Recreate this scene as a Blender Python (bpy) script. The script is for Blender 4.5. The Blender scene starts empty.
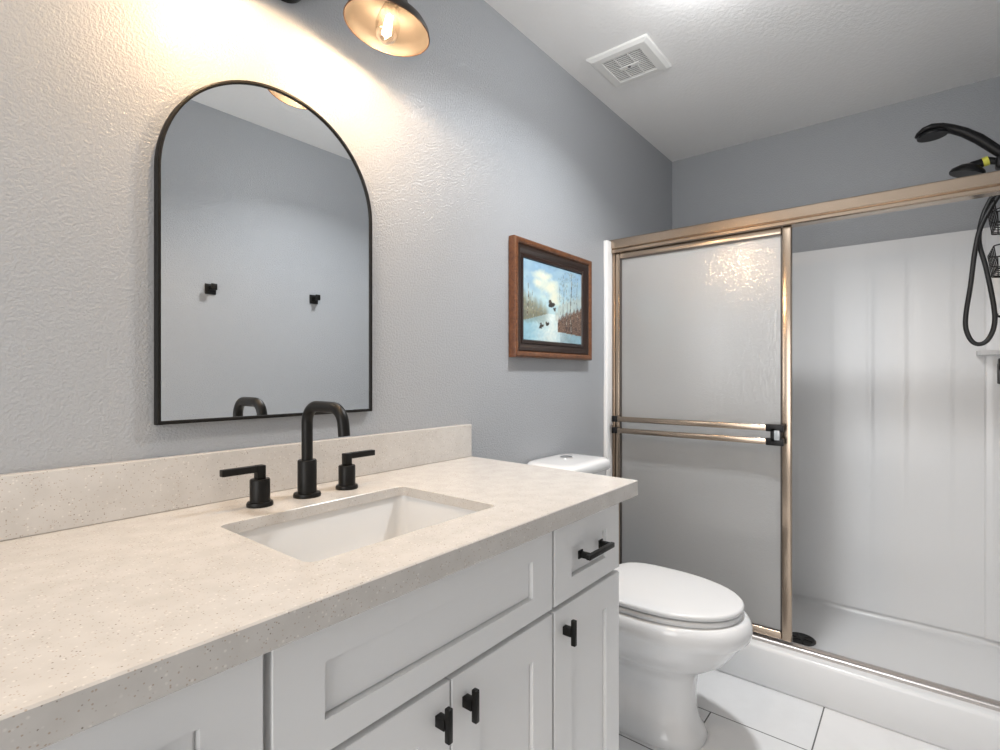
import bpy, bmesh, math, random
from math import sin, cos, pi, radians
from mathutils import Vector, Matrix

# ------------------------------------------------------------------ camera
S = bpy.context.scene
COL = S.collection
CAM_Z = 1.18
cd = bpy.data.cameras.new('camera')
cam = bpy.data.objects.new('camera', cd)
COL.objects.link(cam)
cam.location = (0, 0, CAM_Z)
cam.rotation_euler = (radians(90), 0, radians(39.0 - 90))
cd.sensor_width = 36
cd.lens = 36 * 518.5 / 1000
cd.clip_start = .02
S.camera = cam

# ------------------------------------------------------------------ world, lamps, exposure
S.view_settings.view_transform = 'Standard'
S.view_settings.look = 'None'
S.view_settings.gamma = 1
S.view_settings.use_curve_mapping = False
S.view_settings.exposure = 0.13

w = bpy.data.worlds.new('world')
S.world = w
w.use_nodes = True
w.node_tree.nodes['Background'].inputs[0].default_value = (.8, .9, 1, 1)
w.node_tree.nodes['Background'].inputs[1].default_value = .3


def area(name, loc, rot, sx, sy, power, color):
    l = bpy.data.lights.new(name, 'AREA')
    l.shape = 'RECTANGLE'
    l.size, l.size_y = sx, sy
    l.energy = power
    l.color = color
    o = bpy.data.objects.new(name, l)
    o.location = loc
    o.rotation_euler = rot
    COL.objects.link(o)
    return o


# fill light added behind the camera (faces +X); recessed ceiling lamp out of frame
area('doorway_fill', (-1.25, .35, 1.22), (0, radians(-90), 0), 1.75, 1.06, 24, (1, .98, .96))
can = area('ceiling_lamp_and_fill', (1.55, .45, 2.415), (0, 0, 0), .16, .16, 13, (.97, .985, 1))
can.data.shape = 'DISK'
can.data.spread = radians(135)
ceiling_fill = area('ceiling_lamp_and_fill', (.02, .36, 2.415), (0, 0, 0), .16, .16, 3.4, (1, .78, .55))  # made-up second ceiling lamp, an unseen warm fill for the left side
ceiling_fill.data.shape = 'DISK'
ceiling_fill.data.spread = radians(135)
pl = bpy.data.lights.new('ceiling_lamp_glow', 'POINT')
pl.energy = 5.8
pl.shadow_soft_size = .04
pl.color = (.99, .995, 1)
po = bpy.data.objects.new('ceiling_lamp_glow', pl)
po.location = (1.55, .45, 2.35)
COL.objects.link(po)
LAMP_POWER = 11
LAMP_COLOR = (1, .70, .42)
LAMPS = [(.45, .935), (.75, .935)]
RIM_Z = 1.962

# ------------------------------------------------------------------ room dimensions
YW, YR = 1.13, -.34          # vanity wall, opposite wall
XL, XB = -1.30, 3.00         # doorway wall, shower back wall
ZC = 2.43
ZT = .921                    # countertop

# ------------------------------------------------------------------ helpers


def new_bm():
    return bmesh.new()


def box(bm, x0, x1, y0, y1, z0, z1, bev=0, seg=2):
    vs = [bm.verts.new((x, y, z)) for x in (x0, x1) for y in (y0, y1) for z in (z0, z1)]
    q = [(0, 1, 3, 2), (4, 6, 7, 5), (0, 4, 5, 1), (2, 3, 7, 6), (0, 2, 6, 4), (1, 5, 7, 3)]
    fs = [bm.faces.new([vs[i] for i in f]) for f in q]
    if bev > 0:
        es = set()
        for f in fs:
            es.update(f.edges)
        bmesh.ops.bevel(bm, geom=list(es), offset=bev, segments=seg, profile=.5, affect='EDGES', clamp_overlap=True)
    return bm


def rings(bm, rs, cap0=True, cap1=True, closed=False):
    vv = [[bm.verts.new(p) for p in r] for r in rs]
    n = len(vv[0])
    m = len(vv)
    for i in range(m if closed else m - 1):
        a, b = vv[i], vv[(i + 1) % m]
        for j in range(n):
            k = (j + 1) % n
            bm.faces.new((a[j], a[k], b[k], b[j]))
    if not closed:
        if cap0:
            bm.faces.new(list(reversed(vv[0])))
        if cap1:
            bm.faces.new(vv[-1])
    return bm


def basis(axis):
    a = Vector(axis).normalized()
    h = Vector((0, 0, 1)) if abs(a.z) < .9 else Vector((1, 0, 0))
    u = a.cross(h).normalized()
    return a, u, a.cross(u).normalized()


def lathe(bm, prof, c=(0, 0, 0), axis=(0, 0, 1), n=40, cap0=True, cap1=True):
    a, u, v = basis(axis)
    c = Vector(c)
    rs = []
    for r, h in prof:
        r = max(r, 1e-5)
        rs.append([c + a * h + (u * cos(2 * pi * i / n) + v * sin(2 * pi * i / n)) * r for i in range(n)])
    return rings(bm, rs, cap0, cap1)


def tube(bm, pts, r, n=12, closed=False):
    P = [Vector(p) for p in pts]
    m = len(P)
    rs = []
    up = None
    for i in range(m):
        if closed:
            t = (P[(i + 1) % m] - P[i - 1]).normalized()
        else:
            t = (P[min(i + 1, m - 1)] - P[max(i - 1, 0)]).normalized()
        if up is None:
            _, up, _ = basis(t)
        up = (up - t * up.dot(t)).normalized()
        s = t.cross(up)
        rr = r[i] if isinstance(r, (list, tuple)) else r
        rs.append([P[i] + (up * cos(2 * pi * k / n) + s * sin(2 * pi * k / n)) * rr for k in range(n)])
    return rings(bm, rs, True, True, closed)


def smooth_path(pts, k=8, closed=False):
    P = [Vector(p) for p in pts]
    m = len(P)
    out = []
    for i in range(m if closed else m - 1):
        if closed:
            p0, p1, p2, p3 = P[i - 1], P[i], P[(i + 1) % m], P[(i + 2) % m]
        else:
            p0, p1, p2, p3 = P[max(i - 1, 0)], P[i], P[i + 1], P[min(i + 2, m - 1)]
        for j in range(k):
            t = j / k
            out.append(.5 * (2 * p1 + (p2 - p0) * t + (2 * p0 - 5 * p1 + 4 * p2 - p3) * t * t + (3 * p1 - p0 - 3 * p2 + p3) * t ** 3))
    if not closed:
        out.append(P[-1])
    return out


def fillet_path(pts, r, k=8):
    P = [Vector(p) for p in pts]
    out = [P[0]]
    for i in range(1, len(P) - 1):
        d0 = (P[i - 1] - P[i]).normalized()
        d1 = (P[i + 1] - P[i]).normalized()
        ang = d0.angle(d1)
        t = r / math.tan(ang / 2)
        a, b = P[i] + d0 * t, P[i] + d1 * t
        c = P[i] + (d0 + d1).normalized() * (r / sin(ang / 2))
        va, vb = a - c, b - c
        for j in range(k + 1):
            s = j / k
            th = va.angle(vb)
            out.append(c + (va * sin((1 - s) * th) + vb * sin(s * th)) / sin(th))
    out.append(P[-1])
    return out


def rrect(x0, x1, y0, y1, r, k=6):
    """rounded rectangle, counter-clockwise list of (x, y), 4*(2k+1) points"""
    o = []
    for cx, cy, a0 in ((x1 - r, y1 - r, 0), (x0 + r, y1 - r, 90), (x0 + r, y0 + r, 180), (x1 - r, y0 + r, 270)):
        for i in range(2 * k + 1):
            a = radians(a0 + 90 * i / (2 * k))
            o.append((cx + r * cos(a), cy + r * sin(a)))
    return o


def obj(name, bm, mat, parent=None, smooth=True, angle=40):
    bmesh.ops.recalc_face_normals(bm, faces=bm.faces[:])
    me = bpy.data.meshes.new(name)
    o = bpy.data.objects.new(name, me)
    COL.objects.link(o)
    if parent is not None:
        r = parent
        while r.parent is not None:
            r = r.parent
        bmesh.ops.translate(bm, verts=bm.verts[:], vec=-r.location)
        o.parent = parent
    bm.to_mesh(me)
    bm.free()
    if smooth:
        me.shade_smooth()
        me.set_sharp_from_angle(angle=radians(angle))
    if mat is not None:
        me.materials.append(mat)
    return o


def tag(o, label, cat, group=None):
    o['label'] = label
    o['category'] = cat
    if group:
        o['group'] = group
    return o


def thing(name, label, cat, loc, group=None):
    o = bpy.data.objects.new(name, None)
    o.empty_display_size = .05
    o.location = loc
    COL.objects.link(o)
    return tag(o, label, cat, group)


def copy_thing(root, delta, label, group=None):
    def cp(o, p):
        c = o.copy()
        COL.objects.link(c)
        if p is not None:
            c.parent = p
        for ch in o.children:
            cp(ch, c)
        return c
    c = cp(root, None)
    c.location = root.location + Vector(delta)
    c['label'] = label
    if group:
        c['group'] = group
    return c


def struct(name, bm, mat, parent=None, **k):
    o = obj(name, bm, mat, parent, **k)
    o['kind'] = 'structure'
    return o


# ------------------------------------------------------------------ materials
def M(name, color, rough=.5, metal=0, spec=.5, coat=0):
    m = bpy.data.materials.new(name)
    m.use_nodes = True
    b = m.node_tree.nodes['Principled BSDF']
    b.inputs['Base Color'].default_value = (*color, 1)
    b.inputs['Roughness'].default_value = rough
    b.inputs['Metallic'].default_value = metal
    b.inputs['Specular IOR Level'].default_value = spec
    b.inputs['Coat Weight'].default_value = coat
    return m


def nd(m, t, **inp):
    n = m.node_tree.nodes.new(t)
    for k, v in inp.items():
        n.inputs[k.replace('_', ' ')].default_value = v
    return n


def ln(m, a, b):
    m.node_tree.links.new(a, b)


def bsdf(m):
    return m.node_tree.nodes['Principled BSDF']


def coords(m):
    return nd(m, 'ShaderNodeTexCoord').outputs['Object']


def ramp(m, fac, stops):
    r = nd(m, 'ShaderNodeValToRGB')
    while len(r.color_ramp.elements) < len(stops):
        r.color_ramp.elements.new(.5)
    for e, (p, c) in zip(r.color_ramp.elements, stops):
        e.position = p
        e.color = (*c, 1) if len(c) == 3 else c
    ln(m, fac, r.inputs[0])
    return r.outputs[0]


def wall_paint(name, color, rough, scale, strength, dist, spec=.5):
    m = M(name, color, rough, spec=spec)
    co = coords(m)
    n1 = nd(m, 'ShaderNodeTexNoise', Scale=scale, Detail=2.5, Roughness=.55, Distortion=.3)
    ln(m, co, n1.inputs['Vector'])
    h = ramp(m, n1.outputs['Fac'], [(.38, (0, 0, 0)), (.62, (1, 1, 1))])
    b = nd(m, 'ShaderNodeBump', Strength=strength, Distance=dist)
    ln(m, h, b.inputs['Height'])
    ln(m, b.outputs[0], bsdf(m).inputs['Normal'])
    return m


mat_wall = wall_paint('grey_textured_paint', (.37, .385, .405), .29, 185, .40, .0017)
mat_ceil = wall_paint('white_ceiling_paint', (.88, .88, .875), .7, 70, .25, .002, .3)


def make_tile():
    m = M('white_floor_tile', (.8, .8, .8), .32)
    co = coords(m)
    sx = nd(m, 'ShaderNodeSeparateXYZ')
    ln(m, co, sx.inputs[0])
    ax = nd(m, 'ShaderNodeMath')
    ax.operation = 'SUBTRACT'
    ax.inputs[1].default_value = 1.875
    ln(m, sx.outputs[0], ax.inputs[0])
    ay = nd(m, 'ShaderNodeMath')
    ay.operation = 'ADD'
    ay.inputs[1].default_value = .305 - .264
    ln(m, sx.outputs[1], ay.inputs[0])
    cb = nd(m, 'ShaderNodeCombineXYZ')
    ln(m, ay.outputs[0], cb.inputs[0])
    ln(m, ax.outputs[0], cb.inputs[1])
    br = nd(m, 'ShaderNodeTexBrick')
    br.offset = .5
    br.offset_frequency = 2
    br.inputs['Scale'].default_value = 1
    br.inputs['Brick Width'].default_value = .61
    br.inputs['Row Height'].default_value = .305
    br.inputs['Mortar Size'].default_value = .0022
    br.inputs['Mortar Smooth'].default_value = .1
    br.inputs['Color1'].default_value = (.80, .80, .80, 1)
    br.inputs['Color2'].default_value = (.78, .78, .785, 1)
    br.inputs['Mortar'].default_value = (.10, .10, .10, 1)
    ln(m, cb.outputs[0], br.inputs['Vector'])
    n = nd(m, 'ShaderNodeTexNoise', Scale=6, Detail=6, Roughness=.6)
    ln(m, co, n.inputs['Vector'])
    v = ramp(m, n.outputs['Fac'], [(.35, (.95, .95, .95)), (.6, (1, 1, 1))])
    mx = nd(m, 'ShaderNodeMix')
    mx.data_type = 'RGBA'
    mx.blend_type = 'MULTIPLY'
    mx.inputs[0].default_value = 1
    ln(m, br.outputs['Color'], mx.inputs[6])
    ln(m, v, mx.inputs[7])
    ln(m, mx.outputs[2], bsdf(m).inputs['Base Color'])
    b = nd(m, 'ShaderNodeBump', Strength=.3, Distance=.002)
    b.invert = True
    ln(m, br.outputs['Fac'], b.inputs['Height'])
    ln(m, b.outputs[0], bsdf(m).inputs['Normal'])
    return m


mat_tile = make_tile()


def make_quartz():
    m = M('cream_speckled_quartz', (.8, .75, .68), .22, spec=.4)
    co = coords(m)
    v = nd(m, 'ShaderNodeTexVoronoi', Scale=430)
    ln(m, co, v.inputs['Vector'])
    v2 = nd(m, 'ShaderNodeTexVoronoi', Scale=230)
    ln(m, co, v2.inputs['Vector'])
    n = nd(m, 'ShaderNodeTexNoise', Scale=24, Detail=5)
    ln(m, co, n.inputs['Vector'])
    base = ramp(m, n.outputs['Fac'], [(.35, (.545, .52, .49)), (.65, (.595, .57, .54))])
    # random cells become flecks
    sp = nd(m, 'ShaderNodeSeparateColor')
    ln(m, v.outputs['Color'], sp.inputs[0])
    pick = ramp(m, sp.outputs[0], [(.88, (0, 0, 0)), (.90, (1, 1, 1))])
    near = ramp(m, v.outputs['Distance'], [(.28, (.9, .9, .9)), (.5, (0, 0, 0))])
    mu = nd(m, 'ShaderNodeMath')
    mu.operation = 'MULTIPLY'
    ln(m, pick, mu.inputs[0])
    ln(m, near, mu.inputs[1])
    fcol = ramp(m, sp.outputs[1], [(.3, (.42, .34, .27)), (.6, (.52, .46, .40)), (.92, (.20, .16, .13))])
    mx = nd(m, 'ShaderNodeMix')
    mx.data_type = 'RGBA'
    ln(m, mu.outputs[0], mx.inputs[0])
    ln(m, base, mx.inputs[6])
    ln(m, fcol, mx.inputs[7])
    sp2 = nd(m, 'ShaderNodeSeparateColor')
    ln(m, v2.outputs['Color'], sp2.inputs[0])
    pick2 = ramp(m, sp2.outputs[0], [(.88, (0, 0, 0)), (.91, (1, 1, 1))])
    near2 = ramp(m, v2.outputs['Distance'], [(.2, (.7, .7, .7)), (.45, (0, 0, 0))])
    mu2 = nd(m, 'ShaderNodeMath')
    mu2.operation = 'MULTIPLY'
    ln(m, pick2, mu2.inputs[0])
    ln(m, near2, mu2.inputs[1])
    mx2 = nd(m, 'ShaderNodeMix')
    mx2.data_type = 'RGBA'
    ln(m, mu2.outputs[0], mx2.inputs[0])
    ln(m, mx.outputs[2], mx2.inputs[6])
    mx2.inputs[7].default_value = (.74, .71, .66, 1)
    ln(m, mx2.outputs[2], bsdf(m).inputs['Base Color'])
    return m


mat_quartz = make_quartz()
mat_cab = M('white_cabinet_paint', (.79, .79, .785), .38)
mat_gap = M('grey_cabinet_face_frame', (.62, .62, .615), .5)
mat_black = M('matte_black_metal', (.008, .0076, .007), .40, .2, .3)
mat_black2 = M('black_plastic', (.008, .008, .009), .38, 0, .3)
mat_rubber = M('black_hose', (.015, .015, .016), .4)
mat_porc = M('white_porcelain', (.75, .75, .75), .12, coat=.3)
mat_seat = M('white_toilet_seat_plastic', (.71, .71, .71), .22)
mat_sink = M('white_sink_ceramic', (.76, .76, .755), .12, coat=.3)
mat_acry = M('white_acrylic', (.77, .775, .78), .21)
mat_trim = M('white_trim_board', (.86, .86, .86), .4)
mat_chrome = M('chrome', (.8, .8, .8), .12, 1)
mat_track = M('dull_grey_aluminium', (.52, .49, .47), .42, 1)
mat_gold = M('brushed_champagne_metal', (.43, .345, .27), .22, 1)
mat_gold2 = M('brushed_champagne_dark', (.36, .27, .20), .3, 1)
mat_seal = M('dark_glazing_seal', (.07, .06, .055), .5)
mat_drain = M('dark_drain_metal', (.05, .05, .05), .35, .7)
mat_bronze = M('antique_bronze', (.016, .0125, .0100), .55, .2)
mat_rimdark = M('dark_bronze_rim', (.10, .06, .04), .4, .7)
mat_vent = M('white_vent_plastic', (.82, .82, .80), .5)
mat_ventdark = M('dark_vent_slot', (.20, .20, .20), .8)
mat_tag = M('yellow_tag', (.75, .72, .10), .5)
mat_mirror = M('mirror_silver', (.90, .92, .93), .0, 1)
mat_clear = M('clear_plastic', (.40, .43, .45), .1)


def make_wood():
    m = M('reddish_brown_wood', (.2, .08, .03), .33, coat=.25)
    co = coords(m)
    mp = nd(m, 'ShaderNodeMapping')
    mp.inputs['Scale'].default_value = (12, 12, 12)
    ln(m, co, mp.inputs[0])
    n = nd(m, 'ShaderNodeTexNoise', Scale=3, Detail=8, Roughness=.65, Distortion=2)
    ln(m, mp.outputs[0], n.inputs['Vector'])
    c = ramp(m, n.outputs['Fac'], [(.3, (.075, .026, .010)), (.7, (.20, .075, .027))])
    ln(m, c, bsdf(m).inputs['Base Color'])
    return m


mat_wood = make_wood()
mat_wood2 = M('dark_walnut_liner', (.020, .009, .006), .3)


def make_frost():
    m = M('pebbled_frosted_glass', (.95, .96, .96), .26)
    b = bsdf(m)
    b.inputs['Transmission Weight'].default_value = 1
    b.inputs['IOR'].default_value = 1.3
    co = coords(m)
    n = nd(m, 'ShaderNodeTexNoise', Scale=105, Detail=1.5, Distortion=1.5)
    ln(m, co, n.inputs['Vector'])
    bp = nd(m, 'ShaderNodeBump', Strength=.5, Distance=.003)
    ln(m, n.outputs['Fac'], bp.inputs['Height'])
    ln(m, bp.outputs[0], b.inputs['Normal'])
    nt = m.node_tree
    out = nt.nodes['Material Output']
    tr = nd(m, 'ShaderNodeBsdfTranslucent')
    tr.inputs['Color'].default_value = (.98, .98, .98, 1)
    mx = nd(m, 'ShaderNodeMixShader')
    mx.inputs[0].default_value = .80
    df = nd(m, 'ShaderNodeBsdfDiffuse')
    df.inputs['Color'].default_value = (.90, .905, .90, 1)
    md = nd(m, 'ShaderNodeMixShader')
    md.inputs[0].default_value = .33
    ln(m, bp.outputs[0], df.inputs['Normal'])
    ln(m, tr.outputs[0], md.inputs[1])
    ln(m, df.outputs[0], md.inputs[2])
    ln(m, b.outputs[0], mx.inputs[1])
    ln(m, md.outputs[0], mx.inputs[2])
    gl = nd(m, 'ShaderNodeBsdfGlossy', Roughness=.13)
    n2 = nd(m, 'ShaderNodeTexNoise', Scale=75, Detail=1.5, Distortion=1.5)
    ln(m, co, n2.inputs['Vector'])
    bp2 = nd(m, 'ShaderNodeBump', Strength=.9, Distance=.0011)
    ln(m, n2.outputs['Fac'], bp2.inputs['Height'])
    ln(m, bp2.outputs[0], gl.inputs['Normal'])
    fr = nd(m, 'ShaderNodeFresnel', IOR=1.95)
    mg = nd(m, 'ShaderNodeMixShader')
    ln(m, fr.outputs[0], mg.inputs[0])
    ln(m, mx.outputs[0], mg.inputs[1])
    ln(m, gl.outputs[0], mg.inputs[2])
    ln(m, mg.outputs[0], out.inputs['Surface'])
    return m


mat_frost = make_frost()


def make_bulbglass():
    m = M('clear_bulb_glass', (1, 1, 1), .02)
    nt = m.node_tree
    out = nt.nodes['Material Output']
    tr = nd(m, 'ShaderNodeBsdfTransparent')
    tr.inputs['Color'].default_value = (1, .97, .93, 1)
    gl = nd(m, 'ShaderNodeBsdfGlossy', Roughness=.02)
    lw = nd(m, 'ShaderNodeLayerWeight', Blend=.35)
    mx = nd(m, 'ShaderNodeMixShader')
    ln(m, lw.outputs['Facing'], mx.inputs[0])
    ln(m, tr.outputs[0], mx.inputs[1])
    ln(m, gl.outputs[0], mx.inputs[2])
    ln(m, mx.outputs[0], out.inputs['Surface'])
    return m


mat_bulb = make_bulbglass()


def make_fil():
    m = M('glowing_filament', (1, .8, .5), .5)
    b = bsdf(m)
    b.inputs['Emission Color'].default_value = (1, .80, .52, 1)
    b.inputs['Emission Strength'].default_value = 60
    return m


mat_fil = make_fil()

# ------------------------------------------------------------------ room shell
T = .10
struct('wall_back', box(new_bm(), XL - T, XB + T, YW, YW + T, 0, ZC), mat_wall, smooth=False)
struct('wall_front', box(new_bm(), XL - T, XB + T, YR - T, YR, 0, ZC), mat_wall, smooth=False)
struct('wall_right', box(new_bm(), XB, XB + T, YR, YW, 0, ZC), mat_wall, smooth=False)
bm = new_bm()                                 # doorway wall behind the camera, with its opening
box(bm, XL - T, XL, YR, -.19, 0, ZC)
box(bm, XL - T, XL, .89, YW, 0, ZC)
box(bm, XL - T, XL, -.19, .89, 2.11, ZC)
struct('wall_left', bm, mat_wall, smooth=False)
struct('floor', box(new_bm(), XL - T, XB + T, YR - T, YW + T, -.08, 0), mat_tile, smooth=False)
struct('ceiling', box(new_bm(), XL - T, XB + T, YR - T, YW + T, ZC, ZC + .08), mat_ceil, smooth=False)

# ------------------------------------------------------------------ vanity cabinet
VX0, VX1 = -.010, 1.168
FY = .570                                     # plane of the door and drawer faces
V = thing('vanity_cabinet', 'white shaker vanity cabinet with black hardware under the quartz countertop', 'vanity cabinet', (.58, .86, 0))
CY = FY + .019
bm = new_bm()
for x0, x1 in ((VX0, VX0 + .016), (VX1 - .016, VX1), (.282, .298), (.866, .882)):
    box(bm, x0, x1, CY, YW - .004, .10, ZT - .0395)
box(bm, VX0 + .016, VX1 - .016, CY, YW - .004, .10, .116)
box(bm, VX0 + .016, VX1 - .016, YW - .012, YW - .004, .116, ZT - .0395)
box(bm, VX0 + .002, VX1 - .002, CY + .06, YW - .004, 0.0, .10)
obj('carcass', bm, mat_cab, V, smooth=False)
bm = new_bm()                                 # face frame seen as the grey lines between the fronts
box(bm, VX0 + .002, VX1 - .002, CY - .0012, CY, .102, ZT - .041)
obj('face_frame', bm, mat_gap, V, smooth=False)


def shaker(bm, x0, x1, z0, z1, sl, rt, rb, depth=.007):
    yf, yb = FY, CY - .0014
    c = .0012
    o = [(x0, z0), (x1, z0), (x1, z1), (x0, z1)]
    oi = [(x0 + c, z0 + c), (x1 - c, z0 + c), (x1 - c, z1 - c), (x0 + c, z1 - c)]
    i = [(x0 + sl, z0 + rb), (x1 - sl, z0 + rb), (x1 - sl, z1 - rt), (x0 + sl, z1 - rt)]
    e = .0008
    ii = [(x0 + sl + e, z0 + rb + e), (x1 - sl - e, z0 + rb + e), (x1 - sl - e, z1 - rt - e), (x0 + sl + e, z1 - rt - e)]
    gw = .0032

    def ins(k):
        return [(x0 + sl + k, z0 + rb + k), (x1 - sl - k, z0 + rb + k), (x1 - sl - k, z1 - rt - k), (x0 + sl + k, z1 - rt - k)]
    rs = [[(x, yb, z) for x, z in o], [(x, yf + c, z) for x, z in o], [(x, yf, z) for x, z in oi],
          [(x, yf, z) for x, z in i], [(x, yf + .0115, z) for x, z in ii], [(x, yf + .0115, z) for x, z in ins(gw)], [(x, yf + depth, z) for x, z in ins(gw + .0012)]]
    return rings(bm, rs)


def t_knob(bm, x, z, h=.052):
    box(bm, x - .0065, x + .0065, FY - .019, FY + .0003, z - .0085, z + .0085, .001)
    box(bm, x - .0045, x + .0045, FY - .028, FY - .018, z - h / 2, z + h / 2, .0015)
    return bm


def bar_pull(bm, x, z, L=.128):
    for s in (-1, 1):
        box(bm, x + s * L * .40 - .006, x + s * L * .40 + .006, FY - .022, FY + .0003, z - .006, z + .006, .001)
        box(bm, x + s * L * .40 - .009, x + s * L * .40 + .009, FY - .003, FY + .0003, z - .009, z + .009, .001)
    box(bm, x - L / 2, x + L / 2, FY - .031, FY - .021, z - .0055, z + .0055, .0015)
    return bm


Z0, Z1, Z2, Z3 = .112, .7025, .7125, .874
CX0, CX1, CM = .294, .870, .582
SEC = [(-.004, .284), (.8785, 1.165)]
for (a, b) in SEC:
    d = obj('drawer', shaker(new_bm(), a, b, Z2, Z3, .066, .054, .042), mat_cab, V, smooth=False)
    obj('pull', bar_pull(new_bm(), (a + b) / 2 + .002, .794, .114), mat_black, d)
kx = [SEC[0][1] - .043, SEC[1][0] + .036]
for (a, b), k in zip(SEC, kx):
    d = obj('door', shaker(new_bm(), a, b, Z0, Z1, .066, .066, .066), mat_cab, V, smooth=False)
    obj('knob', t_knob(new_bm(), k, .655), mat_black, d)
obj('false_drawer_front', shaker(new_bm(), CX0, CX1, Z2, Z3, .067, .048, .042), mat_cab, V, smooth=False)
for a, b, k in ((CX0, CM - .002, CM - .028), (CM + .002, CX1, CM + .032)):
    d = obj('door', shaker(new_bm(), a, b, Z0, Z1, .066, .066, .066), mat_cab, V, smooth=False)
    obj('knob', t_knob(new_bm(), k, .656), mat_black, d)

# countertop with the basin cut-out
HX0, HX1, HY0, HY1 = .388, .797, .652, .940
OX0, OX1, OY0, OY1 = -.045, 1.207, .540, YW - .001
inner = rrect(HX0, HX1, HY0, HY1, .018)
K = 6


def outer_match(pts, x0, x1, y0, y1):
    out = []
    for ci in range(4):
        for i in range(2 * K + 1):
            x, y = pts[ci * (2 * K + 1) + i]
            X, Y = (x1, x0, x0, x1)[ci], (y1, y1, y0, y0)[ci]
            first_vert = ci in (0, 2)         # this corner starts on a side edge
            if i == K:
                out.append((X, Y))
            elif (i < K) == first_vert:
                out.append((X, y))
            else:
                out.append((x, Y))
    return out


def lift(l, z):
    return [(x, y, z) for x, y in l]


c = .0022
o0 = outer_match(inner, OX0, OX1, OY0, OY1)
o1 = outer_match(inner, OX0 + c, OX1 - c, OY0 + c, OY1 - .0005)
ib = rrect(HX0 - .001, HX1 + .001, HY0 - .001, HY1 + .001, .0185)
bm = new_bm()
zb = ZT - .038
zs = ZT - .021
o2 = outer_match(inner, OX0 + .05, OX1 - .05, OY0 + .0295, OY1 - .05)
rings(bm, [lift(inner, zs), lift(o2, zs), lift(o2, zb), lift(o1, zb), lift(o0, zb + c), lift(o0, ZT - c), lift(o1, ZT), lift(ib, ZT), lift(inner, ZT - .001)], closed=True)
for vv in bm.verts:
    if vv.co.x > 1.1:
        vv.co.x += .022 * (vv.co.y - OY0) / (OY1 - OY0)
tag(obj('countertop', bm, mat_quartz, smooth=False), 'cream speckled quartz countertop with rectangular basin cut-out on the white vanity', 'countertop')
bm = new_bm()
box(bm, OX0, 1.2275, YW - .0205, YW - .001, ZT + .0004, ZT + .102, .0015)
tag(obj('backsplash', bm, mat_quartz, smooth=False), 'low speckled quartz backsplash strip along the wall behind the faucet', 'backsplash')

# undermount basin
SK = thing('sink', 'white rectangular undermount sink set below the countertop cut-out', 'sink', (.592, .796, .74))
bm = new_bm()
g = .006


def rr(off, r, z):
    return lift(rrect(HX0 - off, HX1 + off, HY0 - off, HY1 + off, r), z)


zt = zs - .0005
rings(bm, [rr(-.03, .03, zt - .158), rr(.004, .03, zt - .140), rr(.012, .03, zt - .02), rr(.024, .03, zt - .014),
           rr(.024, .03, zt), rr(g, .022, zt), rr(g - .001, .021, zt - .004), rr(.002, .022, zt - .06),
           rr(-.002, .024, zt - .10), rr(-.008, .028, zt - .125), rr(-.024, .03, zt - .140), rr(-.055, .03, zt - .146), rr(-.11, .02, zt - .149)])
obj('basin', bm, mat_sink, SK, angle=60)
bm = new_bm()
lathe(bm, [(.026, 0), (.026, .002), (.022, .004), (.016, .003), (.014, .006), (.004, .008)], (.592, .80, zt - .1485))
obj('drain', bm, mat_black, SK)

# ------------------------------------------------------------------ faucet
FX, FYY = .602, 1.018
F = thing('faucet', 'matte black widespread faucet with gooseneck spout and two lever handles behind the sink', 'faucet', (FX, FYY, ZT))
zz = ZT + .0003
bm = new_bm()
lathe(bm, [(.028, 0), (.0285, .004), (.027, .008), (.0195, .009), (.0195, .076), (.018, .078), (.012, .078)], (FX, FYY, zz))
obj('spout_base', bm, mat_black, F)
bm = new_bm()
tip = (FX + .001, FYY - .126)
p = fillet_path([(FX, FYY, zz + .07), (FX, FYY, zz + .193), (tip[0], tip[1], zz + .193), (tip[0] + .001, tip[1] - .006, zz + .137)], .036, 10)
tube(bm, p, .0116, 20)
obj('spout', bm, mat_black, F)
for s, hx in ((-1, .500), (1, .701)):
    hy = 1.018
    bm = new_bm()
    lathe(bm, [(.0245, 0), (.025, .004), (.0235, .008), (.0188, .009), (.0188, .051), (.0174, .053)], (hx, hy, zz))
    h = obj('handle', bm, mat_black, F)
    bm = new_bm()
    box(bm, hx - .0085, hx + .0085, hy - .0085, hy + .0085, zz + .0525, zz + .080, .0015)
    x0, x1 = sorted((hx + s * .0083, hx + s * .074))
    box(bm, x0, x1, hy - .0075, hy + .0075, zz + .067, zz + .080, .0015)
    obj('lever', bm, mat_black, h)

# ------------------------------------------------------------------ arched mirror
MX0, MX1, MZ0, MZ1 = .351, .844, 1.0855, 1.820
MF = YW - .018
R_ = (MX1 - MX0) / 2
mc = (MX0 + MX1) / 2


def arch(off, y):
    o = [(MX1 - off, y, MZ0 + off)]
    r = R_ - off
    zc_ = MZ1 - R_
    for i in range(49):
        a = pi * i / 48
        o.append((mc + r * cos(a), y, zc_ + r * sin(a)))
    o.append((MX0 + off, y, MZ0 + off))
    return o


MI = thing('arched_mirror', 'arched wall mirror in a thin black frame above the sink', 'mirror', (mc, YW - .012, MZ0))
bm = new_bm()
rings(bm, [arch(0, YW - .001), arch(0, MF + .001), arch(.001, MF), arch(.006, MF), arch(.007, MF + .001), arch(.007, YW - .001)], closed=True)
obj('mirror_frame', bm, mat_black, MI, angle=50)
bm = new_bm()
rings(bm, [arch(.0072, YW - .004), arch(.0072, MF + .004)])
obj('mirror_glass', bm, mat_mirror, MI, smooth=False)

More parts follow.
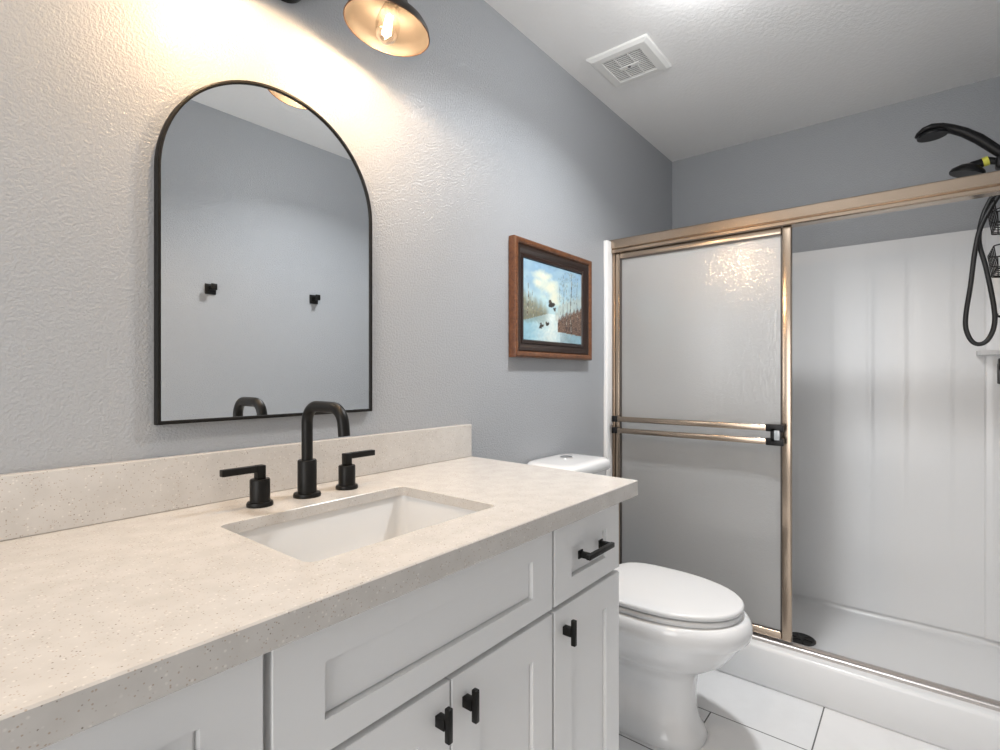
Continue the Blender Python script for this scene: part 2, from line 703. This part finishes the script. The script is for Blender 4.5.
# ------------------------------------------------------------------ vanity light
VL = thing('vanity_light', 'bronze vanity light with flared metal shade and glowing filament bulb above the mirror', 'wall light', (.60, YW, 2.075))
bm = new_bm()
lathe(bm, [(.062, 0), (.062, .018), (.055, .026), (.012, .030)], (.600, YW - .0005, 2.094), (0, -1, 0))
obj('canopy', bm, mat_black, VL)
bm = new_bm()
tube(bm, [(.44, 1.06, 2.112), (.76, 1.06, 2.112)], .008, 12)
tube(bm, [(.60, 1.102, 2.078), (.60, 1.075, 2.085), (.60, 1.06, 2.112)], .008, 12)
obj('cross_bar', bm, mat_black, VL)
for s, (lx, ly) in zip((-1, 1), LAMPS):
    ax_ = Vector((s * .12, -.14, 1)).normalized()            # shade axis, opening downward
    cpt = Vector((lx, ly, RIM_Z))
    top = cpt + ax_ * .088
    bm = new_bm()
    tube(bm, smooth_path([(lx - s * .02, 1.06, 2.112), (lx - s * .005, 1.01, 2.135), tuple(top + Vector((0, .03, .045))), tuple(top + ax_ * .030)], 6), .007, 12)
    obj('arm', bm, mat_black, VL)
    bm = new_bm()
    prof = [(.096, 0), (.093, .012), (.083, .024), (.066, .036), (.049, .049), (.037, .063), (.030, .078), (.0285, .088)]
    inn = [(r - .0022, h + .001) for r, h in reversed(prof)]
    lathe(bm, [prof[0]] + prof[1:] + inn, cpt, ax_, 64, False, False)
    sh = obj('lamp_shade', bm, mat_bronze, VL, angle=80)
    bm = new_bm()
    a_, u_, v_ = basis(ax_)
    tube(bm, [cpt + (u_ * cos(2 * pi * i / 64) + v_ * sin(2 * pi * i / 64)) * .0955 for i in range(64)], .0016, 8, True)
    obj('rim', bm, mat_rimdark, sh)
    bm = new_bm()
    lathe(bm, [(.0, .068), (.018, .068), (.018, .09), (.027, .092), (.027, .118), (.008, .122)], cpt, ax_, 32)
    obj('socket', bm, mat_black, VL)
    bm = new_bm()
    lathe(bm, [(.001, -.033), (.010, -.031), (.019, -.024), (.0255, -.011), (.028, .004), (.026, .022), (.019, .044), (.014, .058), (.013, .068)], cpt, ax_, 32)
    bu = obj('bulb', bm, mat_bulb, VL)
    bm = new_bm()
    for k in range(4):
        a0 = pi / 4 + k * pi / 2
        d0 = (u_ * cos(a0) + v_ * sin(a0))
        tube(bm, [cpt + ax_ * .030 + d0 * .005, cpt - ax_ * .014 + d0 * .008], .0022, 8)
    obj('filament', bm, mat_fil, bu)
    l = bpy.data.lights.new('bulb_light', 'POINT')
    l.energy = LAMP_POWER
    l.color = LAMP_COLOR
    l.shadow_soft_size = .014
    lo = bpy.data.objects.new('bulb_light', l)
    lo.parent = VL
    lo.location = cpt + ax_ * .003 - VL.location
    COL.objects.link(lo)

# ------------------------------------------------------------------ framed picture
PX0, PX1, PZ0, PZ1 = 1.444, 1.992, 1.243, 1.672
PF = YW - .032
PC = thing('framed_picture', 'small landscape painting of ducks over a marsh in a brown wooden frame', 'picture', ((PX0 + PX1) / 2, YW, PZ0))


def prect(off, y):
    return [(PX0 + off, y, PZ0 + off), (PX1 - off, y, PZ0 + off), (PX1 - off, y, PZ1 - off), (PX0 + off, y, PZ1 - off)]


bm = new_bm()
prof = [(.0, YW - .001), (.0, PF + .008), (.002, PF + .003), (.007, PF), (.014, PF + .0005), (.020, PF + .004), (.0225, PF + .008), (.0225, YW - .001)]
rings(bm, [prect(a, b) for a, b in prof], closed=True)
obj('frame', bm, mat_wood, PC, angle=35)
bm = new_bm()
prof = [(.0227, YW - .001), (.0227, PF + .0085), (.026, PF + .006), (.034, PF + .007), (.040, PF + .012), (.050, PF + .016), (.054, PF + .013), (.064, PF + .014), (.0665, PF + .019), (.0665, YW - .001)]
rings(bm, [prect(a, b) for a, b in prof], closed=True)
obj('inner_liner', bm, mat_wood2, PC, angle=35)

# painted canvas: the picture's own colours on a fine grid
rnd = random.Random(5)
NX, NZ = 130, 92
cx0, cx1, cz0, cz1 = PX0 + .0667, PX1 - .0667, PZ0 + .0667, PZ1 - .0667


def lerp(a, b, t):
    t = max(0, min(1, t))
    return tuple(x + (y - x) * t for x, y in zip(a, b))


trunks = [(.80, .10, .98, .010, (.20, .19, .17)), (.66, .25, .95, .005, (.30, .32, .33)), (.72, .22, .9, .004, (.33, .34, .35)),
          (.92, .25, .93, .005, (.32, .30, .30)), (.07, .30, .70, .007, (.30, .27, .22)), (.15, .30, .62, .005, (.36, .34, .30)), (.60, .3, .8, .003, (.42, .45, .47))]
ducks = [(.455, .485, .058, .030, .35), (.50, .43, .026, .014, -.9), (.29, .195, .034, .018, .3), (.385, .225, .034, .018, .7), (.27, .165, .026, .012, .1)]
blot = [(rnd.random(), rnd.random(), rnd.uniform(.01, .03), rnd.random()) for _ in range(260)]
crown = [(rnd.gauss(.79, .09), rnd.uniform(.55, .97), rnd.uniform(.006, .018)) for _ in range(60)] + [(rnd.gauss(.65, .04), rnd.uniform(.55, .9), rnd.uniform(.005, .012)) for _ in range(25)]


def paint(u, v):
    n1 = sin(u * 17 + 3 * sin(v * 11)) * sin(v * 13 + 2 * sin(u * 9))
    n2 = sin(u * 41 + 5 * sin(v * 23)) * sin(v * 37 + 3 * sin(u * 29))
    sky = lerp((.70, .82, .83), (.52, .66, .76), (v - .4) * 1.7 + .25 * n1)
    d = min(math.hypot((u - .42) / .20, (v - .70) / .15), math.hypot((u - .50) / .13, (v - .60) / .14),
            math.hypot((u - .30) / .20, (v - .84) / .09), math.hypot((u - .22) / .10, (v - .74) / .08))
    d += .22 * n1 + .10 * n2
    c = lerp((.87, .88, .79), sky, max(0, d) ** 1.6)
    hz = .36 + .012 * n1
    if v < hz:                                                   # water with a pale reflection down the middle
        k = abs(u - .46 - .05 * (v - .2)) / .34
        c = lerp((.84, .89, .87), (.55, .72, .78), k + .15 * n2)
        if u < .42 and v > .20:
            c = lerp(c, (.42, .46, .42), .45 * max(0, min(1, (.42 - u) / .1)) * max(0, min(1, (v - .20 + .02 * n2) / .05)))
        if u > .60 and v < .16:
            c = lerp(c, (.40, .45, .48), .30 + .12 * sin(u * 50 + 9 * n2) + .15 * n1)
    lb = .36 + .16 * max(0, 1 - u / .40) ** .7 + .020 * sin(u * 75) + .015 * n2
    if u < .42 and .25 + .015 * n1 + .10 * (u / .4) < v < lb + .10:     # brush on the left bank
        f = 1 - max(0, (v - lb + .04)) / .14
        c = lerp(c, (.45, .40, .28) if n2 > 0 else (.37, .35, .27), .72 * max(0, f) * (1 if u < .34 else (.42 - u) / .08))
    rb = .22 + .24 * max(0, (u - .56) / .44) ** .5 + .02 * sin(u * 90) + .015 * n2
    if u > .56 and .13 - .05 * (u - .6) + .01 * n1 < v < rb + .07:      # russet reeds on the right bank
        f = 1 - max(0, v - rb) / .07
        c = lerp(c, (.24, .14, .11) if sin(u * 170 + v * 14 + 6 * n1 + 4 * n2) > -.2 else (.46, .33, .25), .86 * f)
    elif u > .52 and v >= rb + .07 and v < rb + .20:
        c = lerp(c, (.66, .62, .54), .35)
    for x, y, r in crown:
        q = ((u - x) ** 2 + (v - y) ** 2) / (r * r)
        if q < 1:
            c = lerp(c, (.45, .50, .50), .50 * (1 - q * .5))
    for x, z0, z1, wd, col in trunks:
        xx = x + .010 * sin(v * 9 + x * 40)
        if z0 < v < z1 and abs(u - xx) < wd * (1.15 - .6 * v):
            lit = (u - xx) < -wd * .1 and sin(v * 60 + x * 50) > -.5
            c = lerp(c, (.72, .72, .67) if lit else col, .85)
    for x, y, a, b, th in ducks:
        du, dv = (u - x), (v - y)
        p_, q_ = du * cos(th) + dv * sin(th), -du * sin(th) + dv * cos(th)
        e1 = (p_ / a) ** 2 + (q_ / b) ** 2
        wing = ((p_ + a * .2) / (a * .45)) ** 2 + ((q_ - b * 1.1) / (b * 1.3)) ** 2
        if e1 < 1 or wing < 1:
            c = lerp(c, (.13, .10, .08) if e1 < 1 else (.22, .18, .14), .92)
    n = 0
    for x, y, r, s in blot:
        if (u - x) ** 2 + (v - y) ** 2 < r * r:
            n += s - .5
    return tuple(max(0, min(1, k * (1 + .09 * max(-1.5, min(1.5, n))))) for k in c)


bm = new_bm()
lay = bm.verts.layers.float_color.new('paint')
gv = []
for j in range(NZ + 1):
    row = []
    for i in range(NX + 1):
        u, v = i / NX, j / NZ
        q = bm.verts.new((cx0 + (cx1 - cx0) * u, PF + .018, cz0 + (cz1 - cz0) * v))
        r, g_, b_ = paint(u, v)
        q[lay] = (r * r * 1.0, g_ * g_, b_ * b_, 1)             # sRGB-like values to linear
        row.append(q)
    gv.append(row)
for j in range(NZ):
    for i in range(NX):
        bm.faces.new((gv[j][i], gv[j][i + 1], gv[j + 1][i + 1], gv[j + 1][i]))
bk = [bm.verts.new((x, YW - .002, z)) for x, z in ((cx0, cz0), (cx1, cz0), (cx1, cz1), (cx0, cz1))]
bm.faces.new(bk)
mat_canvas = M('painted_canvas', (.8, .8, .8), .5)
at = nd(mat_canvas, 'ShaderNodeAttribute')
at.attribute_name = 'paint'
ln(mat_canvas, at.outputs['Color'], bsdf(mat_canvas).inputs['Base Color'])
obj('canvas', bm, mat_canvas, PC, smooth=False)

# ------------------------------------------------------------------ toilet
TX = 1.70
TO = thing('toilet', 'white two-piece toilet with closed lid between the vanity and the shower', 'toilet', (TX, .75, 0))


def egg(yf, yb, hw, yc, z, n=64, ef=2.1, eb=3.0):
    o = []
    for i in range(n):
        a = 2 * pi * i / n
        ca, sa = cos(a), sin(a)
        e = ef if sa < 0 else eb
        x = hw * math.copysign(abs(ca) ** (2 / e), ca)
        y = (yc - yf if sa < 0 else yb - yc) * math.copysign(abs(sa) ** (2 / e), sa)
        o.append((TX + x, yc + y, z))
    return o


bm = new_bm()
rings(bm, [egg(.535, 1.02, .118, .75, 0.0005, ef=2.6), egg(.532, 1.02, .120, .75, .012, ef=2.6), egg(.54, 1.02, .116, .75, .030, ef=2.6),
           egg(.556, 1.01, .104, .75, .055, ef=2.6), egg(.566, 1.0, .097, .75, .10, ef=2.6), egg(.566, 1.0, .094, .75, .16, ef=2.6), egg(.560, 1.0, .096, .75, .205, ef=2.5),
           egg(.545, 1.0, .108, .74, .232, ef=2.3), egg(.510, 1.0, .132, .73, .252), egg(.475, 1.0, .152, .72, .278),
           egg(.448, 1.0, .168, .71, .312), egg(.428, 1.0, .180, .71, .338), egg(.416, 1.0, .187, .71, .352), egg(.402, 1.0, .194, .71, .366), egg(.396, 1.0, .198, .71, .385),
           egg(.398, 1.0, .197, .71, .405), egg(.407, .995, .190, .71, .422), egg(.418, .99, .18, .71, .427)])
obj('bowl', bm, mat_porc, TO, angle=75)


def slab(yf, yb, hw, yc, z0, z1, r, eb=3.0):
    l = []
    for dz, off in ((0, r * .9), (r * .3, r * .3), (r, 0)):
        l.append(egg(yf + off, yb - off, hw - off, yc, z0 + dz, eb=eb))
    for k in range(1, 6):
        a = pi / 2 * k / 5
        l.append(egg(yf + r * (1 - cos(a)), yb - r * (1 - cos(a)), hw - r * (1 - cos(a)), yc, z1 - r + r * sin(a), eb=eb))
    return l


bm = new_bm()
rings(bm, slab(.424, .895, .187, .70, .4275, .4445, .007, 3.5))
obj('seat', bm, mat_seat, TO, angle=75)
bm = new_bm()
L = slab(.421, .895, .188, .70, .4475, .466, .008, 3.5)
L.append(egg(.45, .86, .15, .70, .4675, eb=3.5))
L.append(egg(.55, .80, .08, .70, .4685, eb=3.5))
rings(bm, L)
obj('lid', bm, mat_seat, TO, angle=75)
for s in (-1, 1):
    bm = new_bm()
    tube(bm, [(TX + s * .075 - .02, .905, .455), (TX + s * .075 + .02, .905, .455)], .013, 14)
    box(bm, TX + s * .075 - .016, TX + s * .075 + .016, .893, .925, .4275, .447, .003)
    obj('hinge', bm, mat_seat, TO)
bm = new_bm()


def tk(off, z, r=.045, fr=0):
    return lift(rrect(TX - .185 + off, TX + .120 - off, .922 + off + fr, YW - .012 - off * .2, r), z)


rings(bm, [tk(.03, .4275, .04, .02), tk(.012, .445, .045, .01), tk(.010, .50, .045, .008), tk(.002, .822)])
obj('tank', bm, mat_porc, TO, angle=60)
bm = new_bm()
rings(bm, [tk(-.004, .8222), tk(-.010, .828, .05), tk(-.010, .850, .05), tk(-.006, .858, .05), tk(.004, .863, .05), tk(.03, .865, .04)])
obj('tank_lid', bm, mat_porc, TO, angle=60)
bm = new_bm()
lathe(bm, [(.024, 0), (.024, .004), (.021, .006), (.001, .006)], (TX - .008, 1.045, .8648), n=32)
obj('flush_button', bm, mat_chrome, TO)
for s in (-1, 1):
    bm = new_bm()
    lathe(bm, [(.013, 0), (.013, .008), (.010, .016), (.002, .019)], (TX + s * .108, .80, .03), n=20)
    obj('bolt_cap', bm, mat_porc, TO)

# ------------------------------------------------------------------ shower base, surround
CFX, CBX = 2.150, 2.285
PZ = .045
SX = 2.978                                                      # face of the surround's back panel
SB = thing('shower_pan', 'low white acrylic shower pan with a raised front curb on the tiled floor', 'shower pan', (2.57, .395, 0))
cross = [(CFX + .006, .0005), (CFX, .012), (CFX, .138), (CFX + .003, .147), (CFX + .010, .1515), (CFX + .025, .1525), (CBX - .03, .152), (CBX - .012, .147), (CBX, .132),
         (CBX + .010, .075), (CBX + .025, .053), (CBX + .05, PZ + .003), (CBX + .1, PZ), (SX - .10, PZ + .002), (SX - .030, PZ + .004), (SX - .016, PZ + .007), (SX - .007, PZ + .014), (SX - .004, PZ + .024), (SX - .003, PZ + .034), (SX + .018, PZ + .034), (SX + .018, .0005)]
bm = new_bm()
rings(bm, [[(x, y, z) for x, z in cross] for y in (YR + .004, YW - .004)])
obj('tray', bm, mat_acry, SB, angle=50)
DX, DY = 2.540, .398
bm = new_bm()
lathe(bm, [(.058, 0), (.058, .003), (.052, .006), (.046, .0045), (.001, .0045)], (DX, DY, PZ + .001), n=40)
dr = obj('drain', bm, mat_drain, SB)
bm = new_bm()
for a in (0, 60, 120):
    d0 = Vector((cos(radians(a + 20)), sin(radians(a + 20)), 0))
    tube(bm, [Vector((DX, DY, PZ + .0062)) - d0 * .046, Vector((DX, DY, PZ + .0062)) + d0 * .046], .003, 8)
lathe(bm, [(.018, .0), (.018, .007), (.001, .008)], (DX, DY, PZ + .001), n=20)
obj('strainer', bm, mat_drain, dr)

SU = thing('shower_surround', 'glossy white moulded shower wall panels lining the alcove up to head height', 'shower surround', (2.98, .395, .15))
SZ0, SZ1 = PZ + .035, 1.795


def prof_back(y):
    """how far the moulded panel stands out of the wall at y"""
    def st(a, b):
        t = max(0, min(1, (y - a) / (b - a)))
        return t * t * (3 - 2 * t)
    ribs = 0
    for c0, wd in ((.88, .10), (.53, .055), (.262, .06), (.108, .05), (-.05, .05)):
        ribs += st(c0 - wd - .022, c0 - wd) * (1 - st(c0 + wd, c0 + wd + .022)) * .0011
    return .012 + ribs


pts = []                                                        # plan outline of the three panels, room side
r = .11
yA, yB = YW - .012, YR + .014
pts.append((CBX - .085, yA))
pts.append((SX - .06, yA))
for i in range(1, 9):
    a = pi / 2 * i / 8
    pts.append((SX - .06 + .05 * sin(a), yA - .05 + .05 * cos(a)))
y = yA - .055
while y > yB + r + .004:
    pts.append((SX - prof_back(y) + .0, y))
    y -= .004
for i in range(0, 13):
    a = pi / 2 * i / 12
    pts.append((SX - .017 - r + r * cos(a), yB + r - r * sin(a)))
pts.append((CBX - .085, yB))
back = [(CBX - .085, YR + .003), (XB - .003, YR + .003), (XB - .003, YW - .003), (CBX - .085, YW - .003)]
bm = new_bm()
lev = []
for z, off in ((SZ0, 0), (SZ1 - .004, 0), (SZ1, .003)):
    lev.append([(x, y + (0 if not off else 0), z) for x, y in pts + back])
rings(bm, lev)
obj('wall_panel', bm, mat_acry, SU, angle=30)
bm = new_bm()                                                   # white edge flange on the vanity wall, just outside the door
box(bm, 2.146, 2.1985, YW - .022, YW - .001, .154, 1.797, .004)
obj('edge_flange', bm, mat_trim, SU)
bm = new_bm()                                                   # moulded corner shelf
sh = []
for z in (1.262, 1.280):
    l = [(SX - .02, YR + .016)]
    for i in range(9):
        a = pi / 2 * i / 8
        l.append((SX - .02 - .14 * sin(a), YR + .016 + .14 * cos(a)))
    sh.append([(x, y, z) for x, y in l])
rings(bm, sh)
obj('corner_shelf', bm, mat_acry, SU, smooth=False)

# ------------------------------------------------------------------ shower enclosure
DXC = 2.215                                                     # track centre
SF = thing('shower_door_frame', 'champagne metal header, side jambs and sill track framing the shower opening', 'shower frame', (DXC, .395, .153))
hp = [(2.183, 1.800), (2.183, 1.765), (2.190, 1.760), (2.186, 1.756), (2.186, 1.746), (2.192, 1.742), (2.240, 1.742), (2.247, 1.748), (2.247, 1.800), (2.243, 1.804), (2.187, 1.804)]
bm = new_bm()
rings(bm, [[(x, y, z) for x, z in hp] for y in (YR + .0155, YW - .0125)])
obj('header', bm, mat_gold, SF, angle=25)
for y0, y1 in ((YW - .034, YW - .0128), (YR + .0158, YR + .034)):
    bm = new_bm()
    box(bm, 2.1995, 2.243, y0, y1, .170, 1.7415, .002)
    obj('jamb', bm, mat_gold2, SF)
bm = new_bm()
tp = [(2.188, .1525), (2.188, .163), (2.192, .166), (2.205, .166), (2.206, .160), (2.224, .160), (2.225, .166), (2.231, .166), (2.232, .160), (2.240, .160), (2.243, .1525)]
rings(bm, [[(x, y, z) for x, z in tp] for y in (YR + .0158, YW - .0128)])
obj('sill_track', bm, mat_track, SF, angle=25)

DY0, DY1, DZ0, DZ1 = .374, 1.094, .1745, 1.741
PXF, PXB = 2.200, 2.221
SD = thing('sliding_shower_door', 'frosted pebbled glass sliding shower door with champagne frame slid to the left', 'shower door', ((PXF + PXB) / 2, (DY0 + DY1) / 2, DZ0))
WS, WT, WB = .034, .026, .028


def bevbar(*a):
    return box(new_bm(), *a, .0045, 3)


obj('stile', bevbar(PXF, PXB, DY0, DY0 + WS, DZ0, DZ1), mat_gold, SD)
obj('stile', bevbar(PXF, PXB, DY1 - .020, DY1, DZ0, DZ1), mat_gold, SD)
obj('top_rail', bevbar(PXF + .001, PXB - .001, DY0 + WS, DY1 - .020, DZ1 - WT, DZ1), mat_gold, SD)
obj('bottom_rail', bevbar(PXF + .001, PXB - .001, DY0 + WS, DY1 - .020, DZ0, DZ0 + WB), mat_gold, SD)
gy0, gy1, gz0, gz1 = DY0 + WS, DY1 - .020, DZ0 + WB, DZ1 - WT
bm = new_bm()
for a in ((gy0, gy0 + .004, gz0, gz1), (gy1 - .008, gy1, gz0, gz1), (gy0, gy1, gz0, gz0 + .004), (gy0, gy1, gz1 - .005, gz1)):
    box(bm, PXF + .004, PXB - .004, a[0], a[1], a[2], a[3])
obj('glazing_seal', bm, mat_seal, SD, smooth=False)
bm = new_bm()
box(bm, 2.208, 2.213, gy0 + .003, gy1 - .006, gz0 + .003, gz1 - .004)
obj('glass_pane', bm, mat_frost, SD, smooth=False)
BX = PXF - .038
for z in (.981, .929):
    bm = new_bm()
    box(bm, BX - .008, BX + .008, .440, 1.066, z - .0115, z + .0115, .004, 3)
    obj('towel_bar', bm, mat_gold, SD)
for y0, nm in ((.405, 'bracket'), (1.060, 'bracket')):
    bm = new_bm()
    s = 1 if y0 < .5 else -1
    yc_ = y0 + .018
    hw_ = .030 if s == 1 else .012
    for z in (.981, .929):
        box(bm, BX - .010, BX + .010, yc_ - hw_, yc_ + hw_, z - .0135, z + .0135, .002)
    if s == 1:
        box(bm, BX - .010, BX + .010, yc_ - .006, yc_ + .014, .929, .981, .002)
    for z in (.981, .929):
        box(bm, BX + .006, PXF + .0005, yc_ - .012, yc_ + .012, z - .009, z + .009, .001)
    b_ = obj(nm, bm, mat_black2, SD)
    if s == 1:
        bm = new_bm()
        box(bm, BX - .0115, BX - .002, yc_ - .018, yc_ + .001, .936, .973, .002)
        obj('clear_insert', bm, mat_clear, b_)

# ------------------------------------------------------------------ shower fittings on the plumbing wall
HX = 2.60
HH = thing('hand_shower', 'black handheld shower with a long looped hose above the champagne header', 'hand shower', (HX, -.20, 2.02))


def lp(pairs, x=HX):
    return [(x, y, z) for y, z in pairs]


# handle + head as a lofted flattened body
spine = [(-.235, 1.985, .016, .016), (-.205, 2.020, .017, .017), (-.170, 2.060, .017, .018), (-.130, 2.096, .018, .017), (-.095, 2.119, .022, .016),
         (-.065, 2.131, .034, .017), (-.035, 2.134, .044, .018), (-.010, 2.130, .040, .014), (.008, 2.121, .025, .009), (.014, 2.116, .008, .004)]
rs = []
for i, (y, z, hwid, hth) in enumerate(spine):
    a, b = spine[max(0, i - 1)], spine[min(len(spine) - 1, i + 1)]
    t = Vector((0, b[0] - a[0], b[1] - a[1])).normalized()
    nrm = Vector((0, -t.z, t.y))
    rs.append([Vector((HX, y, z)) + Vector((1, 0, 0)) * hwid * cos(2 * pi * k / 24) + nrm * hth * sin(2 * pi * k / 24) for k in range(24)])
bm = new_bm()
rings(bm, rs)
obj('handle_body', bm, mat_black2, HH, angle=80)
bm = new_bm()
lathe(bm, [(.046, 0), (.047, .006), (.042, .014), (.01, .016)], (HX, -.037, 2.106), (0, .05, 1), 36)
hd = obj('spray_face', bm, mat_black2, HH)
hose = [(-.235, 1.985), (-.250, 1.95), (-.235, 1.87), (-.180, 1.75), (-.160, 1.66), (-.146, 1.52), (-.134, 1.42), (-.134, 1.36), (-.150, 1.315), (-.172, 1.303), (-.195, 1.32), (-.211, 1.37),
        (-.210, 1.44), (-.190, 1.58), (-.170, 1.69), (-.185, 1.79), (-.225, 1.88), (-.255, 1.93), (-.262, 1.955)]
pp = []
for i, (y, z) in enumerate(hose):
    t = i / (len(hose) - 1)
    pp.append((HX - .012 + .03 * t, y, z))
bm = new_bm()
tube(bm, smooth_path(pp, 8), .0078, 12)
obj('hose', bm, mat_rubber, HH)
bm = new_bm()
tube(bm, [(HX - .012, -.236, 1.984), (HX - .011, -.249, 1.948)], .0115, 14)
obj('hose_nut', bm, mat_black2, HH)

FH = thing('overhead_shower', 'small round black fixed shower head on its wall arm with a yellow tag', 'shower head', (HX + .012, YR, 1.99))
bm = new_bm()
tube(bm, smooth_path([(HX + .012, YR + .016, 2.01), (HX + .012, -.30, 2.012), (HX + .012, -.262, 1.990), (HX + .012, -.235, 1.960)], 6), .011, 14)
lathe(bm, [(.030, 0), (.028, .006), (.012, .010)], (HX + .012, YR + .015, 2.01), (0, 1, 0), 24)
obj('shower_arm', bm, mat_black2, FH)
bm = new_bm()
box(bm, HX - .012, HX + .034, -.272, -.214, 1.945, 1.992, .010, 3)
obj('diverter_bracket', bm, mat_black2, FH)
dirv = Vector((0, .30, -1)).normalized()
bm = new_bm()
tube(bm, [(HX + .012, -.222, 1.975), (HX + .012, -.195, 1.985), (HX + .012, -.150, 1.972)], [.012, .014, .020], 14)
lathe(bm, [(.010, -.020), (.030, -.012), (.050, .004), (.054, .014), (.052, .020), (.001, .021)], (HX + .012, -.142, 1.966), dirv, 36)
obj('spray_disc', bm, mat_black2, FH)
bm = new_bm()
tube(bm, [(HX + .012, -.196, 1.985), (HX + .012, -.180, 1.981)], .0168, 14)
obj('yellow_tag', bm, mat_tag, FH)

FH.location.z -= .016
HH.location.z -= .009
CA = thing('shower_caddy', 'black wire two-basket shower caddy hanging on the plumbing wall beside the hose', 'shower caddy', (2.63, YR + .02, 1.95))
bm = new_bm()
wr = .0024
cy0, cy1 = YR + .020, -.205
cxa, cxb = 2.52, 2.78
tube(bm, smooth_path([(2.615, cy0, 1.50), (2.615, cy0, 1.90), (2.63, cy0, 1.95), (2.645, cy0, 1.90), (2.645, cy0, 1.50)], 6), wr, 8)
obj('hanger', bm, mat_black, CA)
for zt_, zb_ in ((1.815, 1.725), (1.640, 1.560)):
    bm = new_bm()
    tube(bm, [(x, y, zt_) for x, y in rrect(cxa, cxb, cy0, cy1, .03, 3)], wr, 8, True)
    tube(bm, [(x, y, zb_) for x, y in rrect(cxa + .01, cxb - .01, cy0, cy1 - .012, .03, 3)], wr, 8, True)
    tube(bm, [(x, y, (zt_ + zb_) / 2) for x, y in rrect(cxa + .005, cxb - .005, cy0, cy1 - .006, .03, 3)], wr * .8, 8, True)
    n = 6
    for i in range(n):
        x = cxa + .025 + (cxb - cxa - .05) * i / (n - 1)
        tube(bm, smooth_path([(x, cy1, zt_), (x, cy1 - .010, zb_ + .012), (x, cy1 - .02, zb_ - .004), (x, cy0 + .01, zb_ - .004), (x, cy0, zb_ + .01), (x, cy0, zt_)], 4), wr * .75, 6)
    for i in range(3):
        y = cy0 + .03 + (cy1 - cy0 - .06) * i / 2
        for xs in (cxa, cxb):
            sgn = 1 if xs == cxa else -1
            tube(bm, smooth_path([(xs, y, zt_), (xs + sgn * .006, y + .012 * (i % 2), (zt_ + zb_) / 2), (xs + sgn * .012, y, zb_)], 4), wr * .75, 6)
    obj('basket', bm, mat_black, CA)
bm = new_bm()
tube(bm, smooth_path([(2.63, cy0, 1.52), (2.63, cy0, 1.42), (2.63, cy0 + .04, 1.385), (2.63, cy0 + .095, 1.395), (2.63, cy0 + .10, 1.405)], 6), [.004] * 24 + [.006], 10)
obj('lower_hook', bm, mat_black, CA)

SV = thing('shower_valve', 'dark grey shower valve handle below the black wire caddy at the right edge', 'shower valve', (2.75, YR, 1.22))
bm = new_bm()
lathe(bm, [(.085, 0), (.083, .006), (.03, .012)], (2.75, YR + .016, 1.22), (0, 1, 0), 40)
obj('escutcheon', bm, mat_chrome, SV)
bm = new_bm()
lathe(bm, [(.026, 0), (.026, .072), (.022, .080), (.001, .081)], (2.75, YR + .027, 1.22), (0, 1, 0), 28)
box(bm, 2.740, 2.760, YR + .080, YR + .109, 1.145, 1.225, .004)
obj('lever', bm, mat_drain, SV)

# ------------------------------------------------------------------ exhaust fan grille on the ceiling
ex, ey = 1.935, .902
EF = thing('exhaust_fan_cover', 'square white exhaust fan cover with slotted grille on the ceiling', 'vent', (ex, ey, ZC))
bm = new_bm()


def sq(h, z, hy=None):
    hy = h if hy is None else hy
    return [(ex - h, ey - hy, z), (ex + h, ey - hy, z), (ex + h, ey + hy, z), (ex - h, ey + hy, z)]


rings(bm, [sq(.125, ZC - .0005), sq(.123, ZC - .008), sq(.110, ZC - .016), sq(.086, ZC - .017, .080), sq(.084, ZC - .012, .078), sq(.084, ZC - .0005, .078)], closed=True)
obj('cover_frame', bm, mat_vent, EF, smooth=False)
bm = new_bm()
rings(bm, [sq(.0838, ZC - .0125, .0778), sq(.0838, ZC - .001, .0778)])
obj('slot_backing', bm, mat_ventdark, EF, smooth=False)
bm = new_bm()
n = 14
for i in range(n):
    x = ex - .084 + .168 * (i + .5) / n
    box(bm, x - .0027, x + .0027, ey - .078, ey + .078, ZC - .0145, ZC - .0115)
for dy in (-.028, .028):
    box(bm, ex - .084, ex + .084, ey + dy - .002, ey + dy + .002, ZC - .0158, ZC - .0098)
obj('grille', bm, mat_vent, EF, smooth=False)
bm = new_bm()
box(bm, ex - .008, ex + .008, ey - .040, ey + .040, ZC - .0175, ZC - .010, .001)
obj('centre_bar', bm, mat_vent, EF, smooth=False)
bm = new_bm()
lathe(bm, [(.006, 0), (.006, .002), (.001, .003)], (ex, ey, ZC - .0173), (0, 0, -1), 16)
obj('screw', bm, mat_ventdark, EF)

# ------------------------------------------------------------------ robe hooks on the opposite wall (seen in the mirror)
hx, hz = 1.028, 1.580
RH = thing('robe_hook', 'square black robe hook reflected at the left side of the mirror', 'hook', (hx, YR, hz), 'black robe hooks on the opposite wall')
bm = new_bm()
box(bm, hx - .024, hx + .024, YR + .0005, YR + .008, hz - .024, hz + .024, .002)
obj('mounting_plate', bm, mat_black, RH)
bm = new_bm()
box(bm, hx - .009, hx + .009, YR + .008, YR + .040, hz - .004, hz + .014, .002)
box(bm, hx - .013, hx + .013, YR + .038, YR + .050, hz - .008, hz + .022, .003)
obj('peg', bm, mat_black, RH)
copy_thing(RH, (.530, 0, .012), 'square black robe hook reflected at the right side of the mirror', 'black robe hooks on the opposite wall')
